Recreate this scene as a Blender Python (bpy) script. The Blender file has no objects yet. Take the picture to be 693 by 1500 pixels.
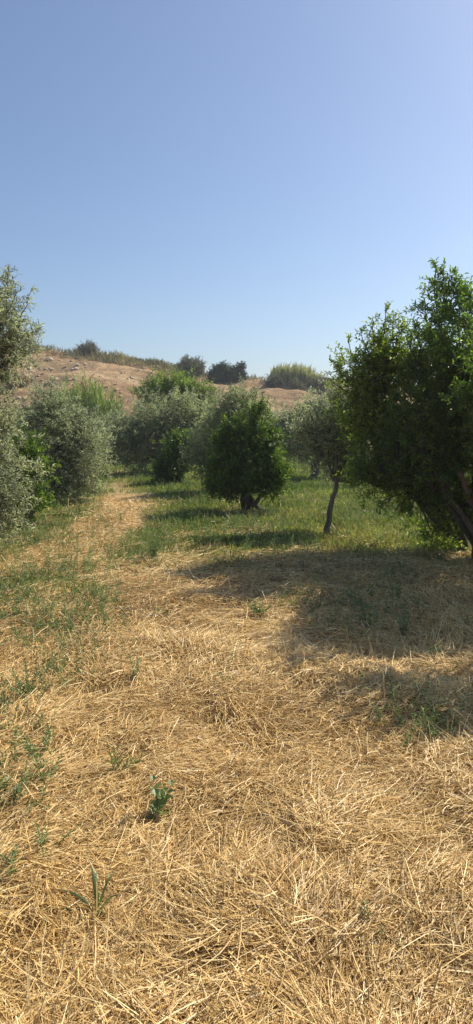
import bpy, math, numpy as np
from math import radians as R

scene = bpy.context.scene
col = scene.collection
rng = np.random.default_rng(11)

# ------------------------------------------------------------------ camera
CAM_H, PITCH, F = 1.55, R(7.7), 960.0
CX, CY = 346.5, 750.0
cp, sp = math.cos(PITCH), math.sin(PITCH)
cam_d = bpy.data.cameras.new('camera')
cam = bpy.data.objects.new('camera', cam_d)
col.objects.link(cam)
cam.location = (0, 0, CAM_H)
cam.rotation_euler = (R(90) - PITCH, 0, 0)
cam_d.sensor_fit = 'VERTICAL'
cam_d.sensor_height = 36
cam_d.sensor_width = 36
cam_d.lens = F / 1500 * 36
cam_d.clip_end = 5000
cam_d.clip_start = 0.05
scene.camera = cam

def at(px, py, Y):
    """point of the place seen at a pixel of the photograph, at forward distance Y"""
    a, b = (px - CX) / F, (CY - py) / F
    d = np.array([a, cp + b * sp, -sp + b * cp])
    return np.array([0, 0, CAM_H]) + d * (Y / d[1])

def gnd(px, py):
    a, b = (px - CX) / F, (CY - py) / F
    d = np.array([a, cp + b * sp, -sp + b * cp])
    t = -CAM_H / d[2]
    return np.array([0, 0, CAM_H]) + d * t

def proj(x, y, z=0.0):
    d = y * cp - (z - CAM_H) * sp
    d = np.maximum(d, 0.05)
    return CX + F * x / d, CY - F * (y * sp + (z - CAM_H) * cp) / d

# ------------------------------------------------------------------ noise
def hash2(ix, iy, seed):
    n = (ix.astype(np.int64) * 374761393 + iy.astype(np.int64) * 668265263 + seed * 1442695041) & 0x7fffffff
    n = ((n ^ (n >> 13)) * 1274126177) & 0x7fffffff
    n = (n ^ (n >> 16)) & 0x7fffffff
    return n / float(0x7fffffff)

def vn(x, y, seed=0):
    x = np.asarray(x, float); y = np.asarray(y, float)
    ix, iy = np.floor(x), np.floor(y)
    fx, fy = x - ix, y - iy
    fx = fx * fx * (3 - 2 * fx); fy = fy * fy * (3 - 2 * fy)
    a = hash2(ix, iy, seed); b = hash2(ix + 1, iy, seed)
    c = hash2(ix, iy + 1, seed); d = hash2(ix + 1, iy + 1, seed)
    return (a + (b - a) * fx) * (1 - fy) + (c + (d - c) * fx) * fy

def fbm(x, y, seed=0, o=4):
    s, a, t = 0, 1, 0
    for i in range(o):
        s = s + a * vn(x * 2 ** i + 17.3 * i, y * 2 ** i - 9.1 * i, seed + i)
        t += a; a *= 0.5
    return s / t

def sstep(a, b, x):
    t = np.clip((x - a) / (b - a), 0, 1)
    return t * t * (3 - 2 * t)

# ------------------------------------------------------------------ mesh helpers
def tag(o, label=None, cat=None, group=None, kind=None):
    if label: o['label'] = label
    if cat: o['category'] = cat
    if group: o['group'] = group
    if kind: o['kind'] = kind
    return o

class MB:
    """collects vertices, quads/tris, a material index per face and a variation value per vertex"""
    def __init__(s):
        s.v, s.f, s.m, s.c, s.n, s.sm = [], [], [], [], 0, []
    def add(s, v, f, m=0, c=None, smooth=False):
        v = np.asarray(v, float); f = np.asarray(f, int)
        s.v.append(v); s.f.append(f + s.n); s.m.append(np.full(len(f), m))
        s.sm.append(np.full(len(f), smooth))
        if c is None: c = np.full((len(v), 3), 0.5)
        s.c.append(np.asarray(c, float)); s.n += len(v)
    def mesh(s, name, mats):
        V = np.concatenate(s.v); Cc = np.concatenate(s.c)
        sizes = np.concatenate([np.full(len(f), f.shape[1]) for f in s.f])
        loops = np.concatenate([f.ravel() for f in s.f])
        me = bpy.data.meshes.new(name)
        me.vertices.add(len(V)); me.vertices.foreach_set('co', V.ravel().astype(np.float32))
        me.loops.add(len(loops)); me.loops.foreach_set('vertex_index', loops.astype(np.int32))
        me.polygons.add(len(sizes))
        st = np.zeros(len(sizes), np.int32); st[1:] = np.cumsum(sizes)[:-1]
        me.polygons.foreach_set('loop_start', st)
        me.polygons.foreach_set('material_index', np.concatenate(s.m).astype(np.int32))
        me.polygons.foreach_set('use_smooth', np.concatenate(s.sm).astype(bool))
        for m in mats: me.materials.append(m)
        at_ = me.attributes.new('var', 'FLOAT_COLOR', 'POINT')
        at_.data.foreach_set('color', np.hstack([Cc, np.ones((len(Cc), 1))]).ravel().astype(np.float32))
        me.update(calc_edges=True)
        return me
    def build(s, name, mats, parent=None):
        if not isinstance(mats, (list, tuple)): mats = [mats]
        o = bpy.data.objects.new(name, s.mesh(name, mats))
        col.objects.link(o)
        if parent is not None: o.parent = parent
        return o

def empty(name, loc):
    o = bpy.data.objects.new(name, None)
    o.empty_display_size = 0.2
    o.location = loc
    col.objects.link(o)
    return o

def nrm(v):
    return v / np.maximum(np.linalg.norm(v, axis=-1, keepdims=True), 1e-9)

def rvec(n):
    return nrm(rng.normal(size=(n, 3)))

def tube(mb, pts, rad, sides=7, m=0, bump=0.0, cap=True):
    pts = np.asarray(pts, float); n = len(pts); rad = np.asarray(rad, float)
    T = nrm(np.gradient(pts, axis=0))
    ref = np.array([1.0, 0.13, 0.07]) if abs(T[0][0]) < 0.8 else np.array([0.1, 1.0, 0.1])
    A = nrm(np.cross(T, ref)); B = np.cross(T, A)
    th = np.arange(sides) / sides * 2 * np.pi
    rr = rad[:, None] * (1 + bump * rng.normal(size=(n, sides)))
    V = pts[:, None, :] + rr[..., None] * (A[:, None, :] * np.cos(th)[None, :, None] + B[:, None, :] * np.sin(th)[None, :, None])
    i = np.arange(n - 1)[:, None] * sides; j = np.arange(sides)[None, :]; k = (j + 1) % sides
    Fc = np.stack([i + j, i + k, i + sides + k, i + sides + j], -1).reshape(-1, 4)
    mb.add(V.reshape(-1, 3), Fc, m, smooth=True)

def twigs(mb, P0, P1, r0, r1, m=1):
    """many thin three-sided twigs at once"""
    n = len(P0); D = nrm(P1 - P0)
    A = nrm(np.cross(D, rvec(n))); B = np.cross(D, A)
    V = np.zeros((n, 6, 3))
    for k in range(3):
        a = k * 2 * np.pi / 3
        off = A * math.cos(a) + B * math.sin(a)
        V[:, k] = P0 + off * r0; V[:, 3 + k] = P1 + off * r1
    b = (np.arange(n) * 6)[:, None]
    Fc = np.concatenate([b + np.array([[k, (k + 1) % 3, 3 + (k + 1) % 3, 3 + k]]) for k in range(3)])
    mb.add(V.reshape(-1, 3), Fc, m)

def leaves(mb, P, D, L, W, var, m=0, fold=0.25, droop=0.12):
    n = len(P); D = nrm(D)
    S = nrm(np.cross(D, nrm(rvec(n) + np.array([0, 0, 1.2]))))
    N = np.cross(S, D)
    N = np.where(N[:, 2:3] < -0.2, -N, N); S = np.cross(D, N)
    L = np.broadcast_to(L, n)[:, None]; W = np.broadcast_to(W, n)[:, None]
    V = np.zeros((n, 6, 3))
    mid1 = P + D * L * 0.33; mid2 = P + D * L * 0.7 - N * L * droop * 0.4
    V[:, 0] = P
    V[:, 1] = mid1 + S * W * 0.5 + N * W * fold; V[:, 5] = mid1 - S * W * 0.5 + N * W * fold
    V[:, 2] = mid2 + S * W * 0.4 + N * W * fold; V[:, 4] = mid2 - S * W * 0.4 + N * W * fold
    V[:, 3] = P + D * L - N * L * droop
    b = (np.arange(n) * 6)[:, None]
    Fc = np.concatenate([b + np.array([[0, 1, 2, 3]]), b + np.array([[0, 3, 4, 5]])])
    c = np.repeat(var, 6, axis=0)
    mb.add(V.reshape(-1, 3), Fc, m, c)

# ------------------------------------------------------------------ materials
def newmat(name):
    m = bpy.data.materials.new(name); m.use_nodes = True
    nt = m.node_tree; nt.nodes.clear()
    out = nt.nodes.new('ShaderNodeOutputMaterial')
    return m, nt, out

def N(nt, t, **kw):
    n = nt.nodes.new(t)
    for k, v in kw.items():
        if k.startswith('_'): setattr(n, k[1:], v)
        else: n.inputs[k].default_value = v
    return n

def ramp(nt, fac, stops):
    r = nt.nodes.new('ShaderNodeValToRGB')
    cr = r.color_ramp
    while len(cr.elements) > 1: cr.elements.remove(cr.elements[-1])
    cr.elements[0].position = stops[0][0]; cr.elements[0].color = (*stops[0][1], 1)
    for p, c in stops[1:]:
        e = cr.elements.new(p); e.color = (*c, 1)
    nt.links.new(fac, r.inputs[0])
    return r.outputs[0]

def mixc(nt, fac, a, b, mode='MIX'):
    m = nt.nodes.new('ShaderNodeMix'); m.data_type = 'RGBA'; m.blend_type = mode
    for s, v in ((m.inputs['Factor'], fac), (m.inputs[6], a), (m.inputs[7], b)):
        if isinstance(v, (int, float)): s.default_value = v
        elif isinstance(v, tuple): s.default_value = (*v, 1)
        else: nt.links.new(v, s)
    return m.outputs[2]

def leaf_mat(name, dark, mid, light, under=None, trans=0.3, tcol=None, rough=0.5, spec=0.35):
    m, nt, out = newmat(name)
    a = N(nt, 'ShaderNodeAttribute', _attribute_name='var')
    sep = nt.nodes.new('ShaderNodeSeparateColor'); nt.links.new(a.outputs['Color'], sep.inputs[0])
    c = ramp(nt, sep.outputs[0], [(0.0, dark), (0.5, mid), (1.0, light)])
    if under:
        g = nt.nodes.new('ShaderNodeNewGeometry')
        c = mixc(nt, g.outputs['Backfacing'], c, under)
    c = mixc(nt, 1.0, c, sep.outputs[1], 'MIX') if False else c
    # clump tint
    tint = ramp(nt, sep.outputs[1], [(0.0, (0.62, 0.65, 0.66)), (1.0, (1.38, 1.34, 1.15))])
    c = mixc(nt, 1.0, c, tint, 'MULTIPLY')
    p = N(nt, 'ShaderNodeBsdfPrincipled', Roughness=rough)
    p.inputs['Specular IOR Level'].default_value = spec
    nt.links.new(c, p.inputs['Base Color'])
    t = nt.nodes.new('ShaderNodeBsdfTranslucent')
    tc = mixc(nt, 1.0, c, tcol or (1.3, 1.5, 0.6), 'MULTIPLY')
    nt.links.new(tc, t.inputs[0])
    mx = N(nt, 'ShaderNodeMixShader', Fac=trans)
    nt.links.new(p.outputs[0], mx.inputs[1]); nt.links.new(t.outputs[0], mx.inputs[2])
    nt.links.new(mx.outputs[0], out.inputs[0])
    return m

def bark_mat(name, a, b, scale=14):
    m, nt, out = newmat(name)
    tc = nt.nodes.new('ShaderNodeTexCoord')
    mp = N(nt, 'ShaderNodeMapping'); mp.inputs['Scale'].default_value = (1, 1, 0.3)
    nt.links.new(tc.outputs['Object'], mp.inputs[0])
    n = N(nt, 'ShaderNodeTexNoise', Scale=scale, Detail=6.0, Roughness=0.65)
    nt.links.new(mp.outputs[0], n.inputs['Vector'])
    c = ramp(nt, n.outputs[0], [(0.3, a), (0.7, b)])
    p = N(nt, 'ShaderNodeBsdfPrincipled', Roughness=0.95)
    nt.links.new(c, p.inputs['Base Color'])
    bp = N(nt, 'ShaderNodeBump', Strength=0.9, Distance=0.02)
    nt.links.new(n.outputs[0], bp.inputs['Height']); nt.links.new(bp.outputs[0], p.inputs['Normal'])
    nt.links.new(p.outputs[0], out.inputs[0])
    return m

M = {}
M['olive'] = leaf_mat('olive_leaf', (0.11, 0.13, 0.07), (0.19, 0.215, 0.125), (0.33, 0.35, 0.23), under=(0.48, 0.50, 0.40), trans=0.42, tcol=(1.1, 1.2, 0.8), rough=0.42, spec=0.5)
M['olive_far'] = leaf_mat('olive_leaf_dusty', (0.13, 0.15, 0.07), (0.21, 0.24, 0.125), (0.34, 0.36, 0.21), under=(0.46, 0.48, 0.36), trans=0.42, tcol=(1.1, 1.2, 0.8))
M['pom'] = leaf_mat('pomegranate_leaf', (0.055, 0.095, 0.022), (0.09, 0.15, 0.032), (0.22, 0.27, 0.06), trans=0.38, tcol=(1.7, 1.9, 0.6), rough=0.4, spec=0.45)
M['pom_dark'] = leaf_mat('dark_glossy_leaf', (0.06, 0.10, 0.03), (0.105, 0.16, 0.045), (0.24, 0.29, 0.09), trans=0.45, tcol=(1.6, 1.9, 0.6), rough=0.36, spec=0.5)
M['pom_lit'] = leaf_mat('sunlit_green_leaf', (0.08, 0.13, 0.03), (0.16, 0.22, 0.05), (0.32, 0.36, 0.10), trans=0.5, tcol=(1.7, 1.8, 0.6), rough=0.4, spec=0.45)  # sunlit look painted in: pomegranate leaf with a lighter, yellower base colour
M['bright'] = leaf_mat('bright_leaf', (0.12, 0.17, 0.045), (0.19, 0.25, 0.075), (0.30, 0.36, 0.13), trans=0.35)
M['cane'] = leaf_mat('cane_leaf', (0.24, 0.30, 0.11), (0.36, 0.43, 0.18), (0.50, 0.53, 0.28), trans=0.42, tcol=(1.1, 1.2, 0.7))
M['scrub'] = leaf_mat('scrub_leaf', (0.13, 0.14, 0.09), (0.20, 0.20, 0.13), (0.30, 0.29, 0.19), trans=0.15, tcol=(1, 1, 0.8))
M['scrub_dark'] = leaf_mat('scrub_dark_leaf', (0.04, 0.07, 0.045), (0.07, 0.11, 0.06), (0.11, 0.16, 0.08), trans=0.15, tcol=(1, 1, 0.8))
M['brown'] = leaf_mat('dry_leaf', (0.16, 0.10, 0.05), (0.26, 0.17, 0.09), (0.40, 0.29, 0.16), trans=0.1, tcol=(1, 1, 0.8))
M['grass'] = leaf_mat('grass_blade', (0.11, 0.17, 0.05), (0.21, 0.275, 0.09), (0.48, 0.43, 0.20), trans=0.35, tcol=(1.2, 1.3, 0.6))
M['weed'] = leaf_mat('weed_leaf', (0.12, 0.17, 0.075), (0.20, 0.26, 0.125), (0.33, 0.37, 0.21), trans=0.3, tcol=(1.2, 1.4, 0.7))
M['straw'] = leaf_mat('straw', (0.23, 0.13, 0.045), (0.61, 0.41, 0.165), (0.88, 0.71, 0.40), trans=0.12, tcol=(1, 0.95, 0.7), rough=0.45, spec=0.4)
M['crest'] = leaf_mat('crest_grass', (0.20, 0.21, 0.09), (0.34, 0.32, 0.16), (0.50, 0.43, 0.25), trans=0.2, tcol=(1, 1, 0.8))
M['reed'] = leaf_mat('reed_leaf', (0.32, 0.36, 0.19), (0.46, 0.49, 0.27), (0.60, 0.58, 0.36), trans=0.5, tcol=(1, 1, 0.8))
M['bark'] = bark_mat('bark_grey', (0.06, 0.05, 0.038), (0.22, 0.19, 0.15))
M['bark_brown'] = bark_mat('bark_brown', (0.045, 0.035, 0.025), (0.16, 0.12, 0.085))

# green cover masks, written once and used by the soil colour, the grass and the weeds
def blob(px, py, x, y, rx, ry):
    g = gnd(px, py)
    return np.exp(-(((x - g[0]) / rx) ** 2 + ((y - g[1]) / ry) ** 2))

def green_mask(x, y):
    y0 = y
    y = y + 1.7 * (fbm(x * .8, y * .8, 91) - .5) + .9 * (fbm(x * 3, y * 3, 92) - .5)
    m = 0 * x
    m = m + 1.2 * sstep(0.2, 1.2, x) * sstep(7.7 - .9 * sstep(1, 1.8, x), 9.0 - .6 * sstep(1, 1.8, x), y)                   # sward under the right hand trees
    m = m + 1.0 * sstep(-1.9, -0.9, x + .13 * np.maximum(y - 9, 0)) * sstep(8.8, 10.6, y)                # round the middle bushes
    m = m + 0.75 * blob(300, 775, x, y, 1.1, 1.2)
    m = m + 0.8 * blob(400, 805, x, y, 1.3, 0.9)
    m = m + 0.9 * sstep(-2.4, -3.3, x - 0.03 * y) * sstep(6, 9, y)          # strip along the left row
    m = m + 0.5 * blob(5, 875, x, y, 0.5, 0.5)
    m = m + 0.25 * blob(90, 850, x, y, 0.8, 1.0)
    m = m + 0.55 * blob(215, 790, x, y, 0.35, 0.9)
    m = m + 0.35 * sstep(15, 19, y) * (1 - blob(175, 700, x, y, 0.8, 4))
    m = m * (0.25 + 1.45 * fbm(x * 1.3, y * 1.3, 5))
    m = m - 0.25 * blob(250, 760, x, y, 1.2, 0.4) - .7 * np.exp(-((x + .175 * y) / .5) ** 2) * sstep(8, 10, y) * (1 - .35 * sstep(14, 17, y)) * (1 - sstep(21, 25, y))
    return np.clip(m, 0, 1)

def height(x, y):
    near = 1 - sstep(9, 22, np.hypot(x, y))
    h = 0.10 * (fbm(x * 0.35, y * 0.35, 3, 3) - 0.5)
    h = h + near * (0.075 * (fbm(x * 1.7, y * 1.7, 8, 3) - 0.5) + 0.03 * (vn(x * 7, y * 7, 9) - 0.5))
    h = h * (1 - sstep(60, 120, np.hypot(x, y)))
    return h

# ------------------------------------------------------------------ ground
def grid(xs, ys, zf, mat, name, cf=None):
    X, Y = np.meshgrid(xs, ys)
    Z = zf(X, Y)
    V = np.stack([X, Y, Z], -1).reshape(-1, 3)
    nx, ny = len(xs), len(ys)
    i = (np.arange(ny - 1)[:, None] * nx + np.arange(nx - 1)[None, :]).ravel()
    Fc = np.stack([i, i + 1, i + nx + 1, i + nx], -1)
    mb = MB(); c = None
    if cf is not None: c = cf(X, Y).reshape(-1, 3)
    mb.add(V, Fc, 0, c, smooth=True)
    return mb.build(name, mat)

def grow(a, lim, step, k=1.12):
    out = []
    x = a; s = step
    while x < lim:
        s *= k; x += s; out.append(x)
    return np.array(out)

fx = np.arange(-5, 5.001, 0.06)
gx = np.concatenate([-grow(5, 900, 0.06)[::-1], fx, grow(5, 900, 0.06)])
fy = np.arange(-1.5, 13, 0.06)
gy = np.concatenate([-grow(1.5, 300, 0.06)[::-1], fy, grow(13, 1200, 0.06)])

m, nt, out = newmat('field_soil')
a = N(nt, 'ShaderNodeAttribute', _attribute_name='var')
sep = nt.nodes.new('ShaderNodeSeparateColor'); nt.links.new(a.outputs['Color'], sep.inputs[0])
tc = nt.nodes.new('ShaderNodeTexCoord')
n1 = N(nt, 'ShaderNodeTexNoise', Scale=1.6, Detail=8.0, Roughness=0.7); nt.links.new(tc.outputs['Object'], n1.inputs['Vector'])
n2 = N(nt, 'ShaderNodeTexNoise', Scale=38.0, Detail=5.0, Roughness=0.7, Distortion=1.5); nt.links.new(tc.outputs['Object'], n2.inputs['Vector'])
wav = N(nt, 'ShaderNodeTexNoise', Scale=120.0, Detail=3.0, Roughness=0.6)
mp = N(nt, 'ShaderNodeMapping'); mp.inputs['Scale'].default_value = (1, 0.22, 1); mp.inputs['Rotation'].default_value = (0, 0, 0.5)
nt.links.new(tc.outputs['Object'], mp.inputs[0]); nt.links.new(mp.outputs[0], wav.inputs['Vector'])
strawc = ramp(nt, n2.outputs[0], [(0.3, (0.22, 0.13, 0.05)), (0.5, (0.46, 0.31, 0.13)), (0.72, (0.70, 0.52, 0.26))])
fib = ramp(nt, wav.outputs[0], [(0.35, (0.65, 0.62, 0.55)), (0.65, (1.2, 1.18, 1.1))])
strawc = mixc(nt, 0.8, strawc, fib, 'MULTIPLY')
patch = ramp(nt, n1.outputs[0], [(0.35, (0.8, 0.72, 0.62)), (0.65, (1.08, 1.06, 1.0))])
strawc = mixc(nt, 1.0, strawc, patch, 'MULTIPLY')
greenc = ramp(nt, n2.outputs[0], [(0.3, (0.06, 0.075, 0.025)), (0.55, (0.13, 0.15, 0.05)), (0.75, (0.30, 0.27, 0.12))])
c = mixc(nt, sep.outputs[0], strawc, greenc)
soil = ramp(nt, n2.outputs[0], [(0.3, (0.14, 0.09, 0.05)), (0.7, (0.30, 0.20, 0.11))])
c = mixc(nt, sep.outputs[1], c, soil)
p = N(nt, 'ShaderNodeBsdfPrincipled', Roughness=0.95); nt.links.new(c, p.inputs['Base Color'])
bp = N(nt, 'ShaderNodeBump', Strength=0.8, Distance=0.03); nt.links.new(n2.outputs[0], bp.inputs['Height'])
nt.links.new(bp.outputs[0], p.inputs['Normal']); nt.links.new(p.outputs[0], out.inputs[0])
M['field'] = m

def gcol(X, Y):
    g = green_mask(X, Y)
    s = sstep(0.55, 0.75, fbm(X * 2.3, Y * 2.3, 21)) * 0.7 * (1 - g)
    near = 1 - sstep(5, 9, np.hypot(X, Y))
    s = np.maximum(s, 0.75 * near * (1 - g))
    return np.stack([g, s, 0 * g], -1)
g_ob = grid(gx, gy, height, M['field'], 'ground', gcol)
tag(g_ob, kind='structure')

# ------------------------------------------------------------------ hillside
CY_ = 70.0
crest_px = np.array([-900, -300, 0, 50, 100, 160, 210, 260, 300, 350, 400, 460, 520, 700, 1200, 2000.])
crest_py = np.array([455, 475, 500, 504, 509, 518, 526, 538, 548, 553, 557, 562, 563, 566, 585, 600.])
crest_x = np.array([at(a_, b_, CY_)[0] for a_, b_ in zip(crest_px, crest_py)])
crest_z = np.array([at(a_, b_, CY_)[2] - float(np.interp(a_, [150, 330], [.5, -.1])) for a_, b_ in zip(crest_px, crest_py)])
def hill_h(x, y):
    cz = np.interp(x, crest_x, crest_z)
    yc = CY_ + 2.5 * (fbm(x * 0.06, 0 * x + 3, 31) - 0.5) * 2
    t = (y - 36) / (yc - 36)
    tt = np.clip(t, -0.05, 1)
    prof = -0.25 + (cz + 0.25) * (tt ** 1.15)
    edge = np.exp(-((y - yc + 1.0) / 1.4) ** 2)
    back = np.where(t > 1, -(y - yc) * 0.03, 0)
    n = (fbm(x * 0.22, y * 0.22, 33, 5) - 0.5) * 1.3 * sstep(0, 0.15, t) * (1 - sstep(.8, 1, t) * 0.75)
    terr = 0.22 * np.sin(y * 1.1 + x * 0.10 + 3 * fbm(x * 0.1, y * 0.1, 36)) * sstep(0.1, 0.3, t) * (1 - sstep(0.85, 1, t))
    rough = 0.7 * (fbm(x * 0.9, y * 0.9, 37, 4) - 0.5) * (0.5 + edge)
    return prof + n + terr * 1.1 + rough + back

m, nt, out = newmat('hill_soil')
tc = nt.nodes.new('ShaderNodeTexCoord')
n1 = N(nt, 'ShaderNodeTexNoise', Scale=0.16, Detail=9.0, Roughness=0.68, Distortion=0.6)
mp = N(nt, 'ShaderNodeMapping'); mp.inputs['Scale'].default_value = (0.35, 1.5, 1.5); mp.inputs['Rotation'].default_value = (0, 0, 0.12)
nt.links.new(tc.outputs['Object'], mp.inputs[0]); nt.links.new(mp.outputs[0], n1.inputs['Vector'])
n2 = N(nt, 'ShaderNodeTexNoise', Scale=1.5, Detail=10.0, Roughness=0.8); nt.links.new(tc.outputs['Object'], n2.inputs['Vector'])
n3 = N(nt, 'ShaderNodeTexNoise', Scale=0.5, Detail=6.0, Roughness=0.7); nt.links.new(tc.outputs['Object'], n3.inputs['Vector'])
c = ramp(nt, n1.outputs[0], [(0.3, (0.19, 0.11, 0.048)), (0.5, (0.32, 0.195, 0.088)), (0.7, (0.45, 0.315, 0.165))])
c2 = ramp(nt, n2.outputs[0], [(0.3, (0.42, 0.38, 0.32)), (0.5, (1, 1, 1)), (0.64, (1.75, 1.7, 1.6))])
c = mixc(nt, 0.9, c, c2, 'MULTIPLY')
gr = ramp(nt, n3.outputs[0], [(0.56, (0, 0, 0)), (0.68, (0.7, 0.7, 0.7))])
c = mixc(nt, gr, c, (0.30, 0.25, 0.13))
p = N(nt, 'ShaderNodeBsdfPrincipled', Roughness=0.97); nt.links.new(c, p.inputs['Base Color'])
bp = N(nt, 'ShaderNodeBump', Strength=1.0, Distance=0.35); nt.links.new(n2.outputs[0], bp.inputs['Height'])
nt.links.new(bp.outputs[0], p.inputs['Normal']); nt.links.new(p.outputs[0], out.inputs[0])
M['hill'] = m
hx = np.concatenate([-grow(40, 420, 0.3)[::-1], np.arange(-40, 40.01, 0.3), grow(40, 420, 0.3)])
hy = np.concatenate([np.arange(34, 78, 0.3), grow(78, 420, 0.3)])
tag(grid(hx, hy, hill_h, M['hill'], 'hill'), kind='structure')

# ------------------------------------------------------------------ tree builder
def sprigs(mb, P, D, n_leaf, slen, L, W, clump, m=0, mt=1, spread=0.85, twig_r=0.003, fold=0.25, start=0.1, rise=0.0):
    """leafy twigs from points P along D"""
    S = len(P); D = nrm(D)
    slen = np.broadcast_to(slen, S)
    bend = rvec(S) * 0.25 + np.array([0, 0, rise])
    t = np.tile(np.linspace(start, 1, n_leaf), (S, 1)) + rng.uniform(-.03, .03, (S, n_leaf))
    pts = P[:, None] + D[:, None] * (t * slen[:, None])[..., None] + bend[:, None] * ((t ** 2) * slen[:, None])[..., None]
    A = nrm(np.cross(D, rvec(S))); B = np.cross(D, A)
    ang = np.arange(n_leaf)[None] * 2.4 + rng.uniform(0, 6.28, (S, 1))
    perp = A[:, None] * np.cos(ang)[..., None] + B[:, None] * np.sin(ang)[..., None]
    LD = D[:, None] * 0.6 + perp * spread + rng.normal(size=(S, n_leaf, 3)) * 0.22 + np.array([0, 0, 0.08])
    n = S * n_leaf
    ll = L * rng.uniform(0.6, 1.25, n) ; ww = W * rng.uniform(0.75, 1.2, n)
    var = np.stack([np.clip(rng.normal(0.45, 0.2, n) + 0.1 * (t.ravel() - .5), 0, 1), np.repeat(clump, n_leaf), rng.uniform(0, 1, n)], -1)
    leaves(mb, pts.reshape(-1, 3), LD.reshape(-1, 3), ll, ww, var, m, fold)
    tip = P + D * slen[:, None] + bend * slen[:, None]
    mid = P + D * slen[:, None] * .5 + bend * slen[:, None] * .25
    twigs(mb, P, mid, twig_r, twig_r * .75, mt); twigs(mb, mid, tip, twig_r * .75, twig_r * .35, mt)

def wig(a, b, n, amp, sag=0.0):
    t = np.linspace(0, 1, n)[:, None]
    p = a + (b - a) * t
    off = np.cumsum(rng.normal(size=(n, 3)), 0) * amp / math.sqrt(n)
    off -= off[0] + (off[-1] - off[0]) * t
    return p + off + np.array([0, 0, 1]) * sag * np.sin(np.pi * t)

def tree(name, label, cat, group, base, lobes, leafm, L, W, ncl, nsp, nlf, slen, r_tr, crad=0.22,
         stems=1, barkm='bark', fork=0.35, rise=0.25, shoots=(), lean=(0, 0), spread=0.85, rind=0.9, stem_spread=0.08, heads_at=None, thin=1.0):
    """trunk with limbs plus a crown of clustered leafy twigs; all geometry relative to the base"""
    base = np.array([base[0], base[1], float(height(np.array(base[0]), np.array(base[1])))-0.03])
    root = empty(name, base)
    tag(root, label, cat, group)
    tr = MB(); cr = MB()
    lob = [(np.array(c) - base, np.array(r)) for c, r in lobes]
    # stems and limbs
    fk = np.array([lean[0], lean[1], fork])
    heads = []
    for s in range(stems):
        b0 = np.array([rng.normal() * stem_spread, rng.normal() * stem_spread, 0]) if stems > 1 else np.zeros(3)
        f0 = np.array(heads_at[s]) - base if heads_at else fk + (rng.normal(size=3) * np.array([.12, .12, .08]) if stems > 1 else 0)
        pts = wig(b0, f0, 8, 0.05 if stems == 1 else 0.04)
        rr = np.linspace(r_tr * 1.25, r_tr * .8, 8); rr[0] *= 1.35
        tube(tr, pts, rr, 9, 0, 0.07)
        heads.append(f0)
    tot = sum(np.prod(r) ** (2 / 3) for _, r in lob)
    CC, CD, CW = [], [], []
    for c, r in lob:
        h = heads[int(np.argmin([np.linalg.norm(c - q) for q in heads]))] if stems > 1 else fk
        k = max(3, int(round(ncl * np.prod(r) ** (2 / 3) / tot)))
        limb = wig(h, c, 9, 0.10)
        tube(tr, limb, np.linspace(r_tr * .62, r_tr * .2, 9), 7, 0, 0.05)
        d = rvec(k); u = rng.uniform(0, 1, k) ** (1 / 2.6) * rind
        q = c + d * u[:, None] * r
        q[:, 2] = np.maximum(q[:, 2], 0.12)
        for i in range(k):
            j = rng.integers(4, 9)
            src = limb[j]
            tube(tr, wig(src, q[i], 5, 0.05), np.linspace(r_tr * .17, max(r_tr * .05, .003), 5), 4, 0)
        CC.append(q); CD.append(nrm(d * np.array([1, 1, 1]) / r)); CW.append(u)
    CC = np.concatenate(CC); CD = np.concatenate(CD)
    clv = rng.uniform(0, 1, len(CC))
    P = np.repeat(CC, nsp, 0); n = len(P)
    out_ = np.repeat(CD, nsp, 0)
    P = P + rng.normal(size=(n, 3)) * crad * 0.45
    P[:, 2] = np.maximum(P[:, 2], 0.06)
    D = out_ * 0.55 + rvec(n) * 0.75 + np.array([0, 0, rise])
    sprigs(cr, P, D, nlf, slen * rng.uniform(.6, 1.35, n), L, W, np.clip(np.repeat(clv, nsp) + rng.normal(size=n) * .15, 0, 1), spread=spread)
    for (a, b) in shoots:                                 # long leader shoots above the crown
        a = np.array(a) - base; b = np.array(b) - base
        ln = np.linalg.norm(b - a)
        pts = wig(a, b, 7, 0.04)
        tube(cr, pts, np.linspace(.010, .003, 7), 5, 1)
        k = int(ln / 0.035)
        t = np.sort(rng.uniform(0.0, 1, k))
        pp = np.stack([np.interp(t, np.linspace(0, 1, 7), pts[:, i]) for i in range(3)], -1)
        dd = nrm(b - a)[None] * .8 + rvec(k) * .7
        sprigs(cr, pp, dd, 7, (0.16 * (1.15 - t)) + .04, L, W, rng.uniform(.2, 1, k), spread=spread)
    tr.build('trunk', M[barkm], root)
    cr.build('crown', [M[leafm], M[barkm]], root)
    return root

def lobes_px(Y, lst):
    out = []
    for l in lst:
        px, py, rx, ry = l[:4]; dy = l[4] if len(l) > 4 else 0
        k = (Y + dy) / F
        out.append((at(px, py, Y + dy), (rx * k, (rx * 0.85) * k, ry * k)))
    return out

G_L, G_R = 'trees of the left hand row', 'trees of the right hand row'
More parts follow.
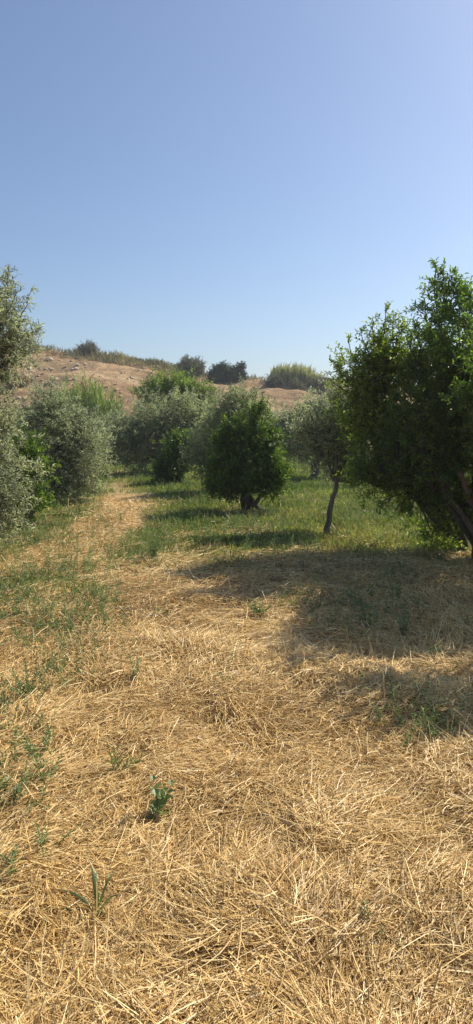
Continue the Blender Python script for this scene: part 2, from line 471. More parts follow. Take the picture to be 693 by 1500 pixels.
# left row -----------------------------------------------------------
tree('olive_tree', 'silvery olive tree at the left edge with one branch high against the sky', 'tree', G_L,
     (-3.75, 7.9), lobes_px(7.9, [(-75, 640, 70, 75), (-45, 715, 68, 78, -.1), (-5, 655, 42, 62), (-12, 745, 40, 58, -.2), (-60, 500, 60, 75), (-22, 505, 42, 48), (-20, 445, 34, 46), (8, 500, 26, 34), (-2, 470, 24, 36), (-70, 420, 50, 60)]),
     'olive', .055, .014, 320, 11, 14, .20, .07, crad=.26, stems=2,
     shoots=[(at(10, 470, 7.9), at(12, 386, 7.9)), (at(25, 500, 7.9), at(46, 425, 7.9)), (at(12, 510, 7.9), at(58, 484, 7.9)), (at(0, 530, 7.9), at(20, 548, 7.9)), (at(8, 460, 7.9), at(30, 425, 7.9)),
             (at(5, 590, 7.9), at(20, 575, 7.9))])
tree('pomegranate_shrub', 'dark green leafy shrub with yellowish shoots squeezed between two left olives', 'shrub', G_L,
     (-3.35, 10.2), lobes_px(10.2, [(30, 700, 34, 42), (42, 740, 26, 22), (40, 660, 22, 26), (12, 740, 30, 30)]),
     'pom', .055, .022, 80, 12, 12, .18, .035, crad=.22, stems=3, barkm='bark_brown')
tree('olive_tree', 'dusty grey olive bush on the left with a tall thin top sprig', 'tree', G_L,
     (-3.55, 12.8), lobes_px(12.8, [(85, 650, 52, 56), (110, 680, 40, 44), (60, 620, 34, 36), (75, 592, 20, 26), (120, 640, 34, 34), (92, 712, 42, 26)]),
     'olive', .06, .015, 210, 12, 13, .20, .06, crad=.26, stems=2,
     shoots=[(at(72, 600, 12.8), at(74, 550, 12.8)), (at(60, 600, 12.8), at(48, 572, 12.8)), (at(88, 600, 12.8), at(96, 578, 12.8))])
tree('olive_tree', 'dull green olive tree farther back where the left row meets the cane', 'tree', G_L,
     (-4.2, 18), lobes_px(18, [(132, 640, 26, 34), (118, 655, 28, 32), (140, 668, 16, 20), (60, 636, 45, 36, 1), (10, 634, 40, 36, 1)]),
     'olive_far', .075, .022, 110, 10, 12, .24, .06, crad=.3)
tree('olive_tree', 'dark round olive closing off the far end of the track', 'tree', 'trees closing the far end',
     (-4.6, 25), lobes_px(25, [(178, 645, 26, 34), (160, 650, 24, 30), (192, 662, 26, 26), (170, 625, 18, 20)]),
     'olive_far', .08, .026, 130, 10, 11, .26, .09, crad=.33, stems=2)
# right of the track --------------------------------------------------
tree('olive_tree', 'large round grey olive overhanging the far end of the track', 'tree', G_R,
     (-2.45, 20.5), lobes_px(20.5, [(205, 632, 46, 36), (240, 614, 46, 34), (285, 612, 34, 36), (190, 652, 32, 32), (255, 650, 42, 40), (225, 668, 40, 26), (282, 625, 30, 34), (176, 628, 18, 22)]),
     'olive_far', .075, .022, 340, 10, 12, .25, .09, crad=.3, stems=2)
tree('bright_green_tree', 'bright green leafy tree rising behind the grey olives', 'tree', G_R,
     (-2.1, 27), lobes_px(27, [(250, 586, 44, 30), (232, 580, 24, 22), (262, 574, 24, 20), (290, 596, 28, 26), (302, 590, 16, 18)]),
     'bright', .10, .045, 150, 10, 11, .34, .08, crad=.35, rise=.6,
     shoots=[(at(245, 575, 27), at(243, 553, 27)), (at(264, 575, 27), at(270, 556, 27)), (at(225, 580, 27), at(222, 562, 27)), (at(295, 590, 27), at(298, 573, 27))])
tree('pomegranate_shrub', 'small dark green shrub in front of the large grey olive', 'shrub', G_R,
     (-1.5, 17.2), lobes_px(17.2, [(262, 672, 24, 30), (275, 655, 18, 20), (250, 690, 18, 18), (238, 690, 12, 14)]),
     'pom', .07, .03, 85, 11, 11, .2, .035, crad=.22, stems=3, barkm='bark_brown')
tree('olive_tree', 'grey green olive leaning behind the middle leafy bush', 'tree', G_R,
     (-0.55, 14.8), lobes_px(14.8, [(318, 640, 34, 46), (338, 612, 28, 30), (300, 665, 24, 34), (345, 592, 18, 18), (322, 695, 26, 20), (372, 608, 24, 22)]),
     'olive_far', .065, .018, 190, 11, 12, .22, .06, crad=.27, stems=2,
     shoots=[(at(343, 600, 14.8), at(342, 571, 14.8)), (at(352, 600, 14.8), at(358, 579, 14.8))])
tree('pomegranate_shrub', 'thick dark green leafy bush in the middle of the picture', 'shrub', G_R,
     (0.24, 11.6), lobes_px(11.6, [(362, 672, 30, 28), (380, 630, 14, 26), (334, 692, 24, 22), (392, 688, 22, 26), (330, 650, 13, 24), (366, 704, 28, 16), (375, 607, 7, 14), (340, 712, 22, 14), (398, 655, 11, 16), (352, 640, 12, 18), (322, 705, 16, 18), (404, 708, 13, 15)]),
     'pom', .055, .023, 185, 13, 12, .2, .04, crad=.14, stems=6, barkm='bark_brown', fork=.4, rise=.4, stem_spread=.1,
     shoots=[(at(374, 620, 11.6), at(377, 596, 11.6)), (at(362, 630, 11.6), at(356, 606, 11.6)), (at(390, 640, 11.6), at(400, 616, 11.6)), (at(340, 640, 11.6), at(331, 614, 11.6)), (at(350, 640, 11.6), at(346, 612, 11.6)), (at(400, 660, 11.6), at(412, 634, 11.6)), (at(325, 690, 11.6), at(306, 676, 11.6)), (at(405, 700, 11.6), at(418, 686, 11.6))])
tree('olive_tree', 'sunlit silver olive behind the grass with a forked dark trunk', 'tree', G_R,
     (2.15, 18.6), lobes_px(18.6, [(440, 627, 40, 30), (470, 612, 38, 32), (422, 642, 28, 28), (460, 650, 40, 26), (500, 620, 34, 34), (408, 628, 22, 26), (445, 660, 34, 18)]),
     'olive', .07, .022, 250, 11, 12, .24, .09, crad=.28, stems=2, fork=.75)
tree('olive_tree', 'slender olive tree with a bare crooked trunk standing in the grass', 'tree', G_R,
     (gnd(479, 784)[0], gnd(479, 784)[1]), lobes_px(9.3, [(495, 640, 34, 34), (468, 650, 26, 28), (520, 610, 34, 36), (507, 580, 20, 20), (535, 660, 34, 34), (450, 632, 20, 22), (500, 675, 30, 18)]),
     'olive', .05, .014, 150, 10, 12, .2, .036, crad=.2, fork=.8, lean=(.12, 0.02),
     shoots=[(at(500, 580, 9.3), at(500, 546, 9.3)), (at(490, 600, 9.3), at(474, 582, 9.3)), (at(515, 570, 9.3), at(520, 540, 9.3)), (at(470, 640, 9.3), at(438, 636, 9.3)), (at(480, 650, 9.3), at(440, 668, 9.3)), (at(460, 620, 9.3), at(446, 596, 9.3))])
YS = 7.85
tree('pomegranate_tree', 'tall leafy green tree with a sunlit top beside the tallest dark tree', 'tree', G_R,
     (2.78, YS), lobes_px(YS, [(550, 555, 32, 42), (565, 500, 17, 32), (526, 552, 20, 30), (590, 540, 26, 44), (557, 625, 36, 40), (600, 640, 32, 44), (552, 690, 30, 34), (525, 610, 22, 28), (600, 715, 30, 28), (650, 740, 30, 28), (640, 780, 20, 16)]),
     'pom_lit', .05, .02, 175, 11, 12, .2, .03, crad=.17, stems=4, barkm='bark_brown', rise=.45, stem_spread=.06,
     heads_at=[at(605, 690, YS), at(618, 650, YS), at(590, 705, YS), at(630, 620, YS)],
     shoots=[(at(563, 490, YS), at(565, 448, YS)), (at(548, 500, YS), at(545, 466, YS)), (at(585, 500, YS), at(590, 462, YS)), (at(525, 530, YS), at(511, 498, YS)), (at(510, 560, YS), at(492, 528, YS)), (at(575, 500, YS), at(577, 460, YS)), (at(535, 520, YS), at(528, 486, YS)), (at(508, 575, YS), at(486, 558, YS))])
YR = 7.35
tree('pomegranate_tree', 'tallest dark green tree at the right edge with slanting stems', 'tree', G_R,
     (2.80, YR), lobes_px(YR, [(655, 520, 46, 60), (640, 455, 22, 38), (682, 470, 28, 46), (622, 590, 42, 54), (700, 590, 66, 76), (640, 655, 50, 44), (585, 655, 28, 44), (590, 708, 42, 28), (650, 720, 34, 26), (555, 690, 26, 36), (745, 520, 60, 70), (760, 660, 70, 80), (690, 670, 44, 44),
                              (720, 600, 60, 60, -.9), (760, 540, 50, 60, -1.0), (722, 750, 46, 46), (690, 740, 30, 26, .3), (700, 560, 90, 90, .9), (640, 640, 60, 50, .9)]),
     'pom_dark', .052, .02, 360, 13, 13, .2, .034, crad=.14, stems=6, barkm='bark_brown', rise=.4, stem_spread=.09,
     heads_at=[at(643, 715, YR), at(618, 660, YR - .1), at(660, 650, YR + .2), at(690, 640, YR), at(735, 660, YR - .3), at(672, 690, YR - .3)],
     shoots=[(at(640, 450, YR), at(638, 386, YR)), (at(650, 450, YR), at(660, 410, YR)), (at(625, 470, YR), at(610, 448, YR)), (at(672, 440, YR), at(676, 408, YR)), (at(685, 440, YR), at(697, 420, YR)), (at(632, 440, YR), at(622, 420, YR)), (at(610, 540, YR), at(594, 492, YR)), (at(615, 520, YR), at(606, 474, YR)), (at(645, 430, YR), at(648, 396, YR)), (at(665, 430, YR), at(668, 396, YR)),
             (at(640, 715, YR), at(628, 755, YR)), (at(580, 725, YR), at(556, 742, YR)), (at(610, 720, YR), at(600, 748, YR)), (at(655, 740, YR), at(640, 775, YR))])
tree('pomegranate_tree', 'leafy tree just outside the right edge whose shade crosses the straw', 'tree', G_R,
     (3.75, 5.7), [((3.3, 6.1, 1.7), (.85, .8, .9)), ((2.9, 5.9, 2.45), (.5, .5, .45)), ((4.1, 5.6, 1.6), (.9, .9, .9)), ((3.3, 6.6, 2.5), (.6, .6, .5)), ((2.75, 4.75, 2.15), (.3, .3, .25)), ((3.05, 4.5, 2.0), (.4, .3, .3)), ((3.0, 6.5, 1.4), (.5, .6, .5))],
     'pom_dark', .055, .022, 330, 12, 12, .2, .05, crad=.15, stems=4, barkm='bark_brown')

# tall cane ----------------------------------------------------------
def canes(name, label, cat, group, base, n, rx, ry, h, matn, bl=.5, bw=.035, per=12, hmin=.6):
    root = empty(name, base); tag(root, label, cat, group)
    st = MB(); lf = MB()
    a = rng.uniform(0, 6.28, n); r = np.sqrt(rng.uniform(0, 1, n))
    x, y = r * np.cos(a) * rx, r * np.sin(a) * ry
    hh = h * rng.uniform(hmin, 1, n) * (1 - .25 * r ** 2)
    P0 = np.stack([x, y, 0 * x - .1], -1)
    P1 = P0 + np.stack([x * .25 + rng.normal(0, .12, n) * h * .3, y * .2 + rng.normal(0, .1, n) * h * .3, hh], -1)
    twigs(st, P0, P1, .012 * h / 3 + .004, .004, 0)
    t = rng.uniform(.15, 1, (n, per))
    pts = P0[:, None] + (P1 - P0)[:, None] * t[..., None]
    D = rng.normal(size=(n, per, 3)) * .2 + np.array([0, 0, 1.])
    k = n * per
    var = np.stack([np.clip(rng.normal(.5, .22, k), 0, 1), np.repeat(rng.uniform(0, 1, n), per), rng.uniform(0, 1, k)], -1)
    leaves(lf, pts.reshape(-1, 3), D.reshape(-1, 3), bl * rng.uniform(.6, 1.2, k), bw, var, 0, .2, .12)
    st.build('stems', M[matn], root); lf.build('leaves', M[matn], root)
    return root
g = at(128, 660, 27)
canes('cane_clump', 'tall pale green cane clump rising behind the left olives', 'cane', None, (g[0], 27, 0), 420, 1.1, .8, 3.5, 'cane', .5, .018, 16)
g = at(150, 660, 24)

# ------------------------------------------------------------------ bushes and scrub on the hill
def bush(name, label, px, py, rx, ry, leafm, Y=None, n=70, L=.16, W=.07, group='bushes along the hill crest', cat='bush', rise=.35):
    Y = Y or CY_
    g = at(px, py, Y)
    z = float(hill_h(np.array(g[0]), np.array(float(Y))))
    k = Y / F
    base = np.array([g[0], Y, z - .1])
    root = empty(name, base); tag(root, label, cat, group)
    tr = MB(); cr = MB()
    R3 = np.array([rx, rx * .8, ry]) * k
    top = max(g[2] - base[2] + R3[2], R3[2])
    R3[2] = top / 1.75; c = np.array([0, 0, .75 * R3[2]])
    d = rvec(n); d[:, 2] = np.abs(d[:, 2]) * rng.choice([1, 1, -.5], n)
    q = c + d * (rng.uniform(0, 1, n) ** .4)[:, None] * R3 * rng.uniform(.75, 1.08, (n, 1))
    q[:, 2] = np.maximum(q[:, 2], .15)
    for i in range(0, n, 3):
        tube(tr, wig(np.array([rng.normal() * .1, rng.normal() * .1, 0]), q[i], 5, .12), np.linspace(.05, .015, 5), 4)
    m_ = 11
    P = np.repeat(q, m_, 0) + rng.normal(size=(n * m_, 3)) * .16
    D = np.repeat(d, m_, 0) * .6 + rvec(n * m_) * .7 + np.array([0, 0, rise])
    sprigs(cr, P, D, 9, .38 * rng.uniform(.6, 1.3, len(P)), L, W, np.repeat(rng.uniform(0, 1, n), m_), twig_r=.006)
    tr.build('stems', M['bark_brown'], root); cr.build('foliage', [M[leafm], M['bark_brown']], root)
    return root
bush('scrub_bush', 'grey twiggy bush on the hill crest near the left', 129, 517, 13, 12, 'scrub', n=55, W=.05)
bush('scrub_bush', 'large rounded grey bush on the hill crest', 277, 545, 21, 17, 'scrub', Y=66, n=95, W=.06)
bush('evergreen_bush', 'wide dark green bush on the hill crest', 326, 548, 19, 12, 'scrub_dark', Y=67, n=85)
bush('evergreen_bush', 'small dark green bush at the right end of the wide dark crest bush', 351, 548, 10, 11, 'scrub_dark', Y=67.5, n=45)
bush('scrub_bush', 'small low grey bush left of the crest reeds', 402, 564, 10, 10, 'scrub', Y=66, n=40, W=.05)
bush('scrub_bush', 'low grey bush in front of the crest reeds', 436, 567, 9, 7, 'scrub', Y=65, n=34, W=.05)
bush('scrub_bush', 'dark low bush right of the crest reeds', 468, 565, 14, 9, 'scrub', Y=66, n=50)
bush('scrub_bush', 'grey green bush on the crest behind the high olive branch', 25, 500, 20, 12, 'scrub', Y=69, n=60)
bush('dry_bush', 'round rusty brown dry bush low on the slope at the left', 30, 570, 9, 10, 'brown', Y=56, n=45, W=.03, group='dry bushes on the slope')
bush('dry_bush', 'smaller brown dry bush lower on the slope at the left edge', 14, 584, 7, 7, 'brown', Y=54, n=30, W=.03, group='dry bushes on the slope')
g = at(428, 560, 68)
canes('reed_clump', 'upright pale green reed clump on the hill crest', 'reeds', None, (g[0], 68, float(hill_h(np.array(g[0]), np.array(68.))) - .2), 260, 1.8, 1.0, 1.95, 'reed', .8, .035, 12)
g = at(452, 562, 68)
canes('reed_clump', 'lower yellowish reed clump trailing right of the tall crest reeds', 'reeds', None, (g[0], 68, float(hill_h(np.array(g[0]), np.array(68.))) - .2), 160, 1.4, .9, 1.4, 'reed', .7, .035, 10)

# dry grass fringe on the crest and tufts on the slope ----------------
mb = MB()
n = 16000
x = rng.uniform(-34, 34, n); dens = fbm(x * .25, 0 * x, 51)
y = CY_ + rng.normal(-.4, 1.3, n)
keep = rng.uniform(0, 1, n) < np.clip((dens - .25) * 2.6, .12, 1)
x, y = x[keep], y[keep]; n = len(x)
P = np.stack([x, y, hill_h(x, y) - .05], -1)
D = rng.normal(size=(n, 3)) * .35 + np.array([0, 0, 1])
var = np.stack([np.clip(rng.normal(.5, .25, n), 0, 1), vn(x * .6, y * .6, 52), x * 0], -1)
Ls = rng.uniform(.35, .85, n) * (.6 + .8 * vn(x * .5, y * 0, 53))
leaves(mb, P, D, Ls, .05, var, 0, .1, .15)
n = 5000
x = rng.uniform(-34, 34, n); y = rng.uniform(42, 69, n)
keep = fbm(x * .35, y * .35, 55) > .6
x, y = x[keep], y[keep]; n = len(x)
P = np.stack([x, y, hill_h(x, y) - .03], -1)
D = rng.normal(size=(n, 3)) * .6 + np.array([0, 0, .8])
var = np.stack([np.clip(rng.normal(.4, .25, n), 0, 1), rng.uniform(0, 1, n), x * 0], -1)
leaves(mb, P, D, rng.uniform(.15, .45, n), .04, var, 0, .1, .15)
tag(mb.build('dry_grass', M['crest']), 'dry yellow grass fringing the hill crest and dotting its slope', 'grass', kind='stuff')

# stones on the slope -------------------------------------------------
m, nt, out = newmat('pale_stone')
tc = nt.nodes.new('ShaderNodeTexCoord')
n1 = N(nt, 'ShaderNodeTexNoise', Scale=5.0, Detail=6.0); nt.links.new(tc.outputs['Object'], n1.inputs['Vector'])
c = ramp(nt, n1.outputs[0], [(0.3, (0.46, 0.36, 0.25)), (0.7, (0.72, 0.62, 0.48))])
p = N(nt, 'ShaderNodeBsdfPrincipled', Roughness=0.9); nt.links.new(c, p.inputs['Base Color']); nt.links.new(p.outputs[0], out.inputs[0])
M['stone'] = m
import bmesh
stone_me = []
for k in range(5):
    bm = bmesh.new(); bmesh.ops.create_icosphere(bm, subdivisions=2, radius=1)
    s3 = rng.uniform(.6, 1.1, 3); pl = rvec(9)
    for v in bm.verts:
        p_ = np.array(v.co)
        for q_ in pl:
            dd = p_ @ q_
            if dd > .72: p_ = p_ - q_ * (dd - .72)
        v.co = p_ * s3 * np.array([1, 1, .75]) + rng.normal(size=3) * .03
    me = bpy.data.meshes.new('stone'); bm.to_mesh(me); bm.free(); me.materials.append(m); stone_me.append(me)
spots = [(72, 528, 64, .42, 'large pale rock high on the slope at the left'),
         (112, 541, 62, .28, 'single whitish stone in the middle of the left slope')]
def put_stone(px, py, size, label, group):
    # walk out along the view ray until it meets the slope
    Y = 40.0
    while Y < 72:
        g_ = at(px, py, Y)
        if hill_h(np.array(g_[0]), np.array(Y)) >= g_[2]: break
        Y += .15
    o = bpy.data.objects.new('stone', stone_me[rng.integers(0, 5)]); col.objects.link(o)
    o.location = (g_[0], Y, float(hill_h(np.array(g_[0]), np.array(Y))) + size * .25)
    o.scale = (size, size, size * .9); o.rotation_euler = (rng.normal() * .2, rng.normal() * .2, rng.uniform(0, 6.28))
    tag(o, label, 'stone', group)
for px, py, Y_, s_, lb in spots: put_stone(px, py, s_, lb, None)
GS = 'pale stones scattered on the slope'
LS = 'small pale stone lying among others on the bare brown slope'
zones = [(60, 545, 26, 14, 60), (20, 560, 22, 12, 30), (170, 572, 26, 9, 36), (185, 545, 40, 12, 18), (250, 560, 40, 10, 14), (390, 580, 50, 9, 14), (100, 530, 50, 10, 14)]
for cx_, cy_, sx_, sy_, k in zones:
    for i in range(k):
        put_stone(cx_ + rng.normal() * sx_, cy_ + rng.normal() * sy_, rng.uniform(.05, .17) * (1.5 if rng.uniform() < .12 else 1), LS, GS)

# ------------------------------------------------------------------ straw
def straw(n, rmin, rmax, segs, wid, half=.62, standing=.08, seed=0):
    r = np.exp(rng.uniform(math.log(rmin), math.log(rmax), n)); th = rng.uniform(-half, half, n)
    x, y = r * np.sin(th), r * np.cos(th)
    gm = green_mask(x, y)
    bare = fbm(x * 2.3, y * 2.3, 21)
    keep = rng.uniform(0, 1, n) > np.clip(gm * 1.05, 0, .93) + .25 * sstep(.58, .72, bare)
    x, y, r, gm = x[keep], y[keep], r[keep], gm[keep]; n = len(x)
    flow = (fbm(x * 1.3, y * 1.3, 61, 3) - .5) * 9 + 1.0
    clump = fbm(x * 2.6, y * 2.6, 63, 2)
    az = flow + rng.normal(0, .75, n)
    rnd = rng.uniform(0, 1, n); az = np.where(rnd < .25, rng.uniform(0, 6.28, n), az)
    L = np.clip(rng.lognormal(math.log(.058), .6, n), .02, .38) * (1 + r * .03)
    W = wid * rng.uniform(.6, 1.4, n) * (1 + r * .10)
    stand = rng.uniform(0, 1, n) < standing * (1 + 4 * sstep(.55, .75, clump))
    px, py = proj(x, y)
    zone = (np.abs(py - 915) < 45) & (px > 560)
    stand |= zone & (rng.uniform(0, 1, n) < .3)
    el = np.where(stand, rng.uniform(.25, 1.15, n), rng.normal(.03, .10, n))
    L = np.where(stand, np.minimum(L, .22), L)
    D = np.stack([np.cos(az) * np.cos(el), np.sin(az) * np.cos(el), np.sin(el)], -1)
    z0 = height(x, y) + np.where(stand, 0, rng.uniform(.0, .045, n) + .04 * sstep(.4, .7, clump))
    P = np.stack([x, y, z0], -1)
    side = np.cross(D, np.array([0, 0, 1.0])); side = nrm(side); up = np.cross(side, D)
    roll = rng.normal(0, .5, n)[:, None]
    S = side * np.cos(roll) + up * np.sin(roll)
    curve = rng.normal(0, .045, n)[:, None] * side
    t = np.linspace(0, 1, segs + 1)
    kink = rng.uniform(.0, .10, n)[:, None]
    V = np.zeros((n, segs + 1, 2, 3))
    zg1 = height(x + D[:, 0] * L, y + D[:, 1] * L) - height(x, y)
    for k, tk in enumerate(t):
        c_ = P + D * (L * tk)[:, None] + curve * (L * 4 * tk * (1 - tk))[:, None] + up * kink * (L * (tk * (1 - tk) * 1.6))[:, None]
        c_[:, 2] += np.where(stand, 0, zg1 * tk)
        w_ = (W * (1 - .35 * tk) * .5)[:, None]
        V[:, k, 0] = c_ - S * w_; V[:, k, 1] = c_ + S * w_
    m_ = (segs + 1) * 2
    b = (np.arange(n) * m_)[:, None]
    Fc = np.concatenate([b + np.array([[2 * k, 2 * k + 1, 2 * k + 3, 2 * k + 2]]) for k in range(segs)])
    tone = np.clip(rng.normal(.5, .22, n) + .5 * (fbm(x * .9, y * .9, 65) - .5), 0, 1)
    tone = np.where(rng.uniform(0, 1, n) < .07, rng.uniform(.85, 1, n), tone)
    var = np.stack([tone, np.clip(.35 + .5 * rng.uniform(0, 1, n), 0, 1), tone * 0], -1)
    return V.reshape(-1, 3), Fc, np.repeat(var, m_, axis=0)
mb = MB()
for args in ((290000, 1.0, 4.5, 3, .0024), (260000, 3.8, 14, 2, .0025)):
    V, Fc, c_ = straw(*args); mb.add(V, Fc, 0, c_)
V, Fc, c_ = straw(3000, .9, 5, 4, .0045, standing=.02); mb.add(V, Fc, 0, c_)
tag(mb.build('straw', M['straw']), 'cut golden straw lying in a loose mat over the field', 'straw', kind='stuff')

# ------------------------------------------------------------------ grass and small weeds
mb = MB()
def scatter(n, rmin, rmax, half=.55):
    r = np.exp(rng.uniform(math.log(rmin), math.log(rmax), n)); th = rng.uniform(-half, half, n)
    return r * np.sin(th), r * np.cos(th), r
x, y, r = scatter(420000, 3.0, 34)
gm = green_mask(x, y)
keep = rng.uniform(0, 1, len(x)) < gm ** 1.3 * (.35 + .9 * fbm(x * 2.2, y * 2.2, 71)); x, y, r, gm = x[keep], y[keep], r[keep], gm[keep]; n = len(x)
P = np.stack([x, y, height(x, y) - .01], -1)
D = rng.normal(size=(n, 3)) * .42 + np.array([0, 0, .9])
clump = fbm(x * 1.4, y * 1.4, 72)
L = rng.uniform(.03, .09, n) * (.5 + 1.0 * clump) * (1 + .025 * r)
tone = np.clip(rng.normal(.38, .24, n) + 1.5 * (fbm(x * .7, y * .7, 73) - .5) + .25 * (1 - gm), 0, 1)
var = np.stack([tone, vn(x * 2, y * 2, 74), x * 0], -1)
leaves(mb, P, D, L, .0028 + .0007 * r, var, 0, .15, .25)
tag(mb.build('grass', M['grass']), 'green and yellowing grass growing under and between the trees', 'grass', kind='stuff')

x2, y2, r2 = scatter(26000, 4.0, 22)
kp = rng.uniform(0, 1, len(x2)) < green_mask(x2, y2) * fbm(x2 * 1.2, y2 * 1.2, 77) * .8
x2, y2, r2 = x2[kp], y2[kp], r2[kp]; n = len(x2)
P = np.stack([x2, y2, height(x2, y2)], -1)
D = rng.normal(size=(n, 3)) * .3 + np.array([0, 0, 1.])
mb = MB()
var = np.stack([np.clip(rng.normal(.8, .15, n), 0, 1), rng.uniform(.3, 1, n), x2 * 0], -1)
leaves(mb, P, D, rng.uniform(.07, .19, n), .003 + .0005 * r2, var, 0, .1, .2)
tag(mb.build('dry_stalks', M['crest']), 'pale dry grass stalks standing among the green grass', 'grass', kind='stuff')

mb = MB()
x, y, r = scatter(5600, 2.5, 20, .5)
px, py = proj(x, y)
wm = .55 * np.exp(-((px - 120) / 90) ** 2 - ((py - 780) / 60) ** 2) + 1.3 * np.exp(-((px - 60) / 100) ** 2 - ((py - 890) / 75) ** 2) + .3 * np.exp(-((px - 40) / 60) ** 2 - ((py - 1180) / 160) ** 2) + .7 * np.exp(-((px - 215) / 26) ** 2 - ((py - 805) / 35) ** 2) \
    + .65 * green_mask(x, y) + .5 * np.exp(-((px - 520) / 90) ** 2 - ((py - 900) / 45) ** 2) + .45 * np.exp(-((px - 620) / 50) ** 2 - ((py - 1060) / 35) ** 2)
keep = rng.uniform(0, 1, len(x)) < wm * (.3 + fbm(x * 2, y * 2, 81)); x, y, r = x[keep], y[keep], r[keep]; n = len(x)
P = np.stack([x, y, height(x, y)], -1)
D = rng.normal(size=(n, 3)) * .3 + np.array([0, 0, 1])
sprigs(mb, P, D, 14, rng.uniform(.10, .36, n), .03, .0065, rng.uniform(0, 1, n), twig_r=.0014)
P2 = np.repeat(P, 3, 0) + np.array([0, 0, .03]); k = len(P2)
sprigs(mb, P2, rng.normal(size=(k, 3)) * .6 + np.array([0, 0, .8]), 9, rng.uniform(.05, .16, k), .028, .008, rng.uniform(0, 1, k), twig_r=.001)
tag(mb.build('small_weeds', [M['weed'], M['weed']]), 'thin green weeds coming up through the straw', 'weeds', kind='stuff')

# single weeds one can point to ---------------------------------------
def weed(px, py, h, label, stems=4, L=.04, W=.018, nl=12, sp_=.45, name='leafy_weed', spread=.85):
    g_ = gnd(px, py); z = float(height(np.array(g_[0]), np.array(g_[1])))
    root = empty(name, (g_[0], g_[1], z - .005)); tag(root, label, 'weed', 'weeds standing in the straw')
    st = MB(); lf = MB()
    for s in range(stems):
        d = nrm(np.array([rng.normal() * sp_, rng.normal() * sp_, 1.0])); hh = h * rng.uniform(.65, 1.05)
        pts = wig(np.zeros(3), d * hh, 6, .02)
        tube(st, pts, np.linspace(.0028, .001, 6), 5)
        k = nl; t = np.linspace(.15, 1, k)
        pp = np.stack([np.interp(t, np.linspace(0, 1, 6), pts[:, i]) for i in range(3)], -1)
        for side in (0, 1):
            ang = np.arange(k) * 1.57 + side * 3.14 + rng.normal(size=k) * .3
            LD = np.stack([np.cos(ang), np.sin(ang), .35 + 0 * ang], -1) * spread + d * .4
            var = np.stack([np.clip(rng.normal(.45, .2, k), 0, 1), rng.uniform(.3, .8, k), 0 * t], -1)
            leaves(lf, pp, LD, L * (1.15 - .6 * t) * rng.uniform(.8, 1.2, k), W * (1.1 - .5 * t), var, 0, .15, .2)
    st.build('stem', M['weed'], root); lf.build('leaves', M['weed'], root)
weed(236, 1195, .20, 'broad leaved green weed left of centre in the near straw', 2, .055, .04, 6, .3)
weed(172, 1135, .17, 'thin bluish green weed with narrow blades in the near straw', 6, .07, .006, 5, .5, spread=.35)
weed(198, 1000, .20, 'slim pale green weed standing alone in the middle straw', 3, .03, .010, 12, .25)
weed(42, 1030, .25, 'bushy feathery weed at the left above the near straw', 6, .035, .010, 14, .5)
weed(56, 1110, .20, 'bright green leafy weed below the feathery one at the left', 5, .035, .014, 10, .4)
weed(12, 1165, .13, 'low broad weed cut by the left edge', 6, .04, .02, 8, .8)
weed(14, 1300, .14, 'low green weed in the bottom left corner', 7, .04, .014, 9, .7)
weed(62, 1255, .16, 'greyish low weed right of the corner weed', 6, .03, .01, 10, .7)
weed(380, 912, .18, 'bushy green weed at the edge of the tree shade', 7, .035, .013, 12, .6)
weed(105, 930, .22, 'tall thin weed right of the grassy patch at the left', 4, .03, .010, 14, .3)
weed(148, 895, .22, 'upright weed between the left patch and the track', 4, .03, .010, 14, .25)
weed(222, 825, .42, 'tall tufted green weed on the straw track', 9, .05, .010, 18, .3)
weed(523, 940, .20, 'grey green weed in the shade right of centre', 6, .03, .010, 12, .5)
weed(592, 935, .24, 'pale seedy weed at the edge of the shade at the right', 6, .03, .008, 14, .4)
weed(632, 1080, .16, 'bushy grey weed in the small shadow at the right', 8, .03, .009, 12, .6)
weed(312, 805, .30, 'dark green weed tuft below the middle bushes', 9, .045, .012, 14, .4)
weed(535, 1362, .10, 'small faint green weed at the bottom right', 4, .03, .008, 8, .4)
# broad bladed grass in the foreground
g_ = gnd(143, 1345)
root = empty('bladed_grass_plant', (g_[0], g_[1], float(height(np.array(g_[0]), np.array(g_[1]))))); tag(root, 'wide bladed green grass plant near the bottom left', 'grass plant', 'weeds standing in the straw')
for (dx, dy, h, w) in ((.03, -.05, .07, .009), (-.11, .02, .10, .0045), (-.03, .06, .17, .005), (.05, .05, .15, .0035), (-.16, -.02, .06, .004), (.01, -.02, .13, .004), (.07, .0, .10, .003), (-.06, -.05, .05, .003), (-.02, .09, .12, .003)):
    mbb = MB(); k = 7; t = np.linspace(0, 1, k)
    c_ = np.stack([dx * t ** 1.4, dy * t ** 1.4, h * (t - .35 * t ** 3) * 1.3], -1)
    d_ = nrm(np.gradient(c_, axis=0)); s_ = nrm(np.cross(d_, np.array([.3, -.8, .5])))
    ww = (w * np.sin(np.pi * np.clip(t * .85 + .12, 0, 1)))[:, None] + .0006
    V = np.stack([c_ - s_ * ww, c_ + np.cross(s_, d_) * ww * .4, c_ + s_ * ww], 1).reshape(-1, 3)
    Fc = np.array([[3 * i + j, 3 * i + j + 1, 3 * i + j + 4, 3 * i + j + 3] for i in range(k - 1) for j in (0, 1)])
    mbb.add(V, Fc, 0, np.full((len(V), 3), rng.uniform(.3, .6)), smooth=True)
    mbb.build('blade', M['weed'], root)

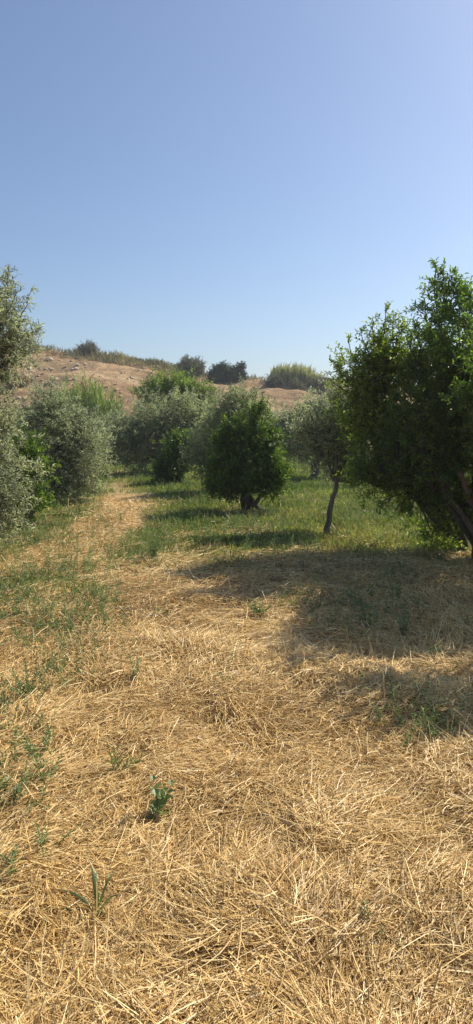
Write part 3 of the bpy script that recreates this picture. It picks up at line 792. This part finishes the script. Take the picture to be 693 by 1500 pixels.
# ------------------------------------------------------------------ air
import bmesh as _b
bm = _b.new(); _b.ops.create_cube(bm, size=1)
me = bpy.data.meshes.new('haze'); bm.to_mesh(me); bm.free()
hz = bpy.data.objects.new('haze', me); col.objects.link(hz)
hz.scale = (2200, 2200, 24); hz.location = (0, 450, 10.0)
m = bpy.data.materials.new('haze_air'); m.use_nodes = True; nt = m.node_tree; nt.nodes.clear()
o_ = nt.nodes.new('ShaderNodeOutputMaterial'); pv = nt.nodes.new('ShaderNodeVolumePrincipled')
pv.inputs['Color'].default_value = (.86, .92, 1, 1); pv.inputs['Density'].default_value = .0009; pv.inputs['Anisotropy'].default_value = .3
nt.links.new(pv.outputs[0], o_.inputs['Volume']); me.materials.append(m)
tag(hz, 'thin pale summer haze over the field and the hill', 'haze', kind='stuff')

# ------------------------------------------------------------------ light
SUN_EL, SUN_AZ = R(44), R(54)            # azimuth clockwise from +Y (the view direction)
w = bpy.data.worlds.new('World'); scene.world = w; w.use_nodes = True
nt = w.node_tree; nt.nodes.clear()
o_ = nt.nodes.new('ShaderNodeOutputWorld'); bg = nt.nodes.new('ShaderNodeBackground'); sky = nt.nodes.new('ShaderNodeTexSky')
sky.sky_type = 'NISHITA'; sky.sun_disc = False
sky.sun_elevation = SUN_EL; sky.sun_rotation = SUN_AZ
sky.altitude = 100; sky.air_density = 1.0; sky.dust_density = 1.5; sky.ozone_density = 4.0
bg.inputs[1].default_value = 0.088
nt.links.new(sky.outputs[0], bg.inputs[0]); nt.links.new(bg.outputs[0], o_.inputs[0])
sd = bpy.data.lights.new('sun', 'SUN'); sd.energy = 4.4; sd.angle = R(.5); sd.color = (1.0, .93, .82)
so = bpy.data.objects.new('sun', sd); col.objects.link(so)
from mathutils import Vector
dv = Vector((math.sin(SUN_AZ) * math.cos(SUN_EL), math.cos(SUN_AZ) * math.cos(SUN_EL), math.sin(SUN_EL)))
so.rotation_euler = dv.to_track_quat('Z', 'Y').to_euler()
so.location = dv * 50
scene.view_settings.view_transform = 'Standard'
scene.view_settings.look = 'None'
scene.view_settings.exposure = 0.63
scene.view_settings.gamma = 1.0
scene.cycles.max_bounces = 8
scene.cycles.transmission_bounces = 6
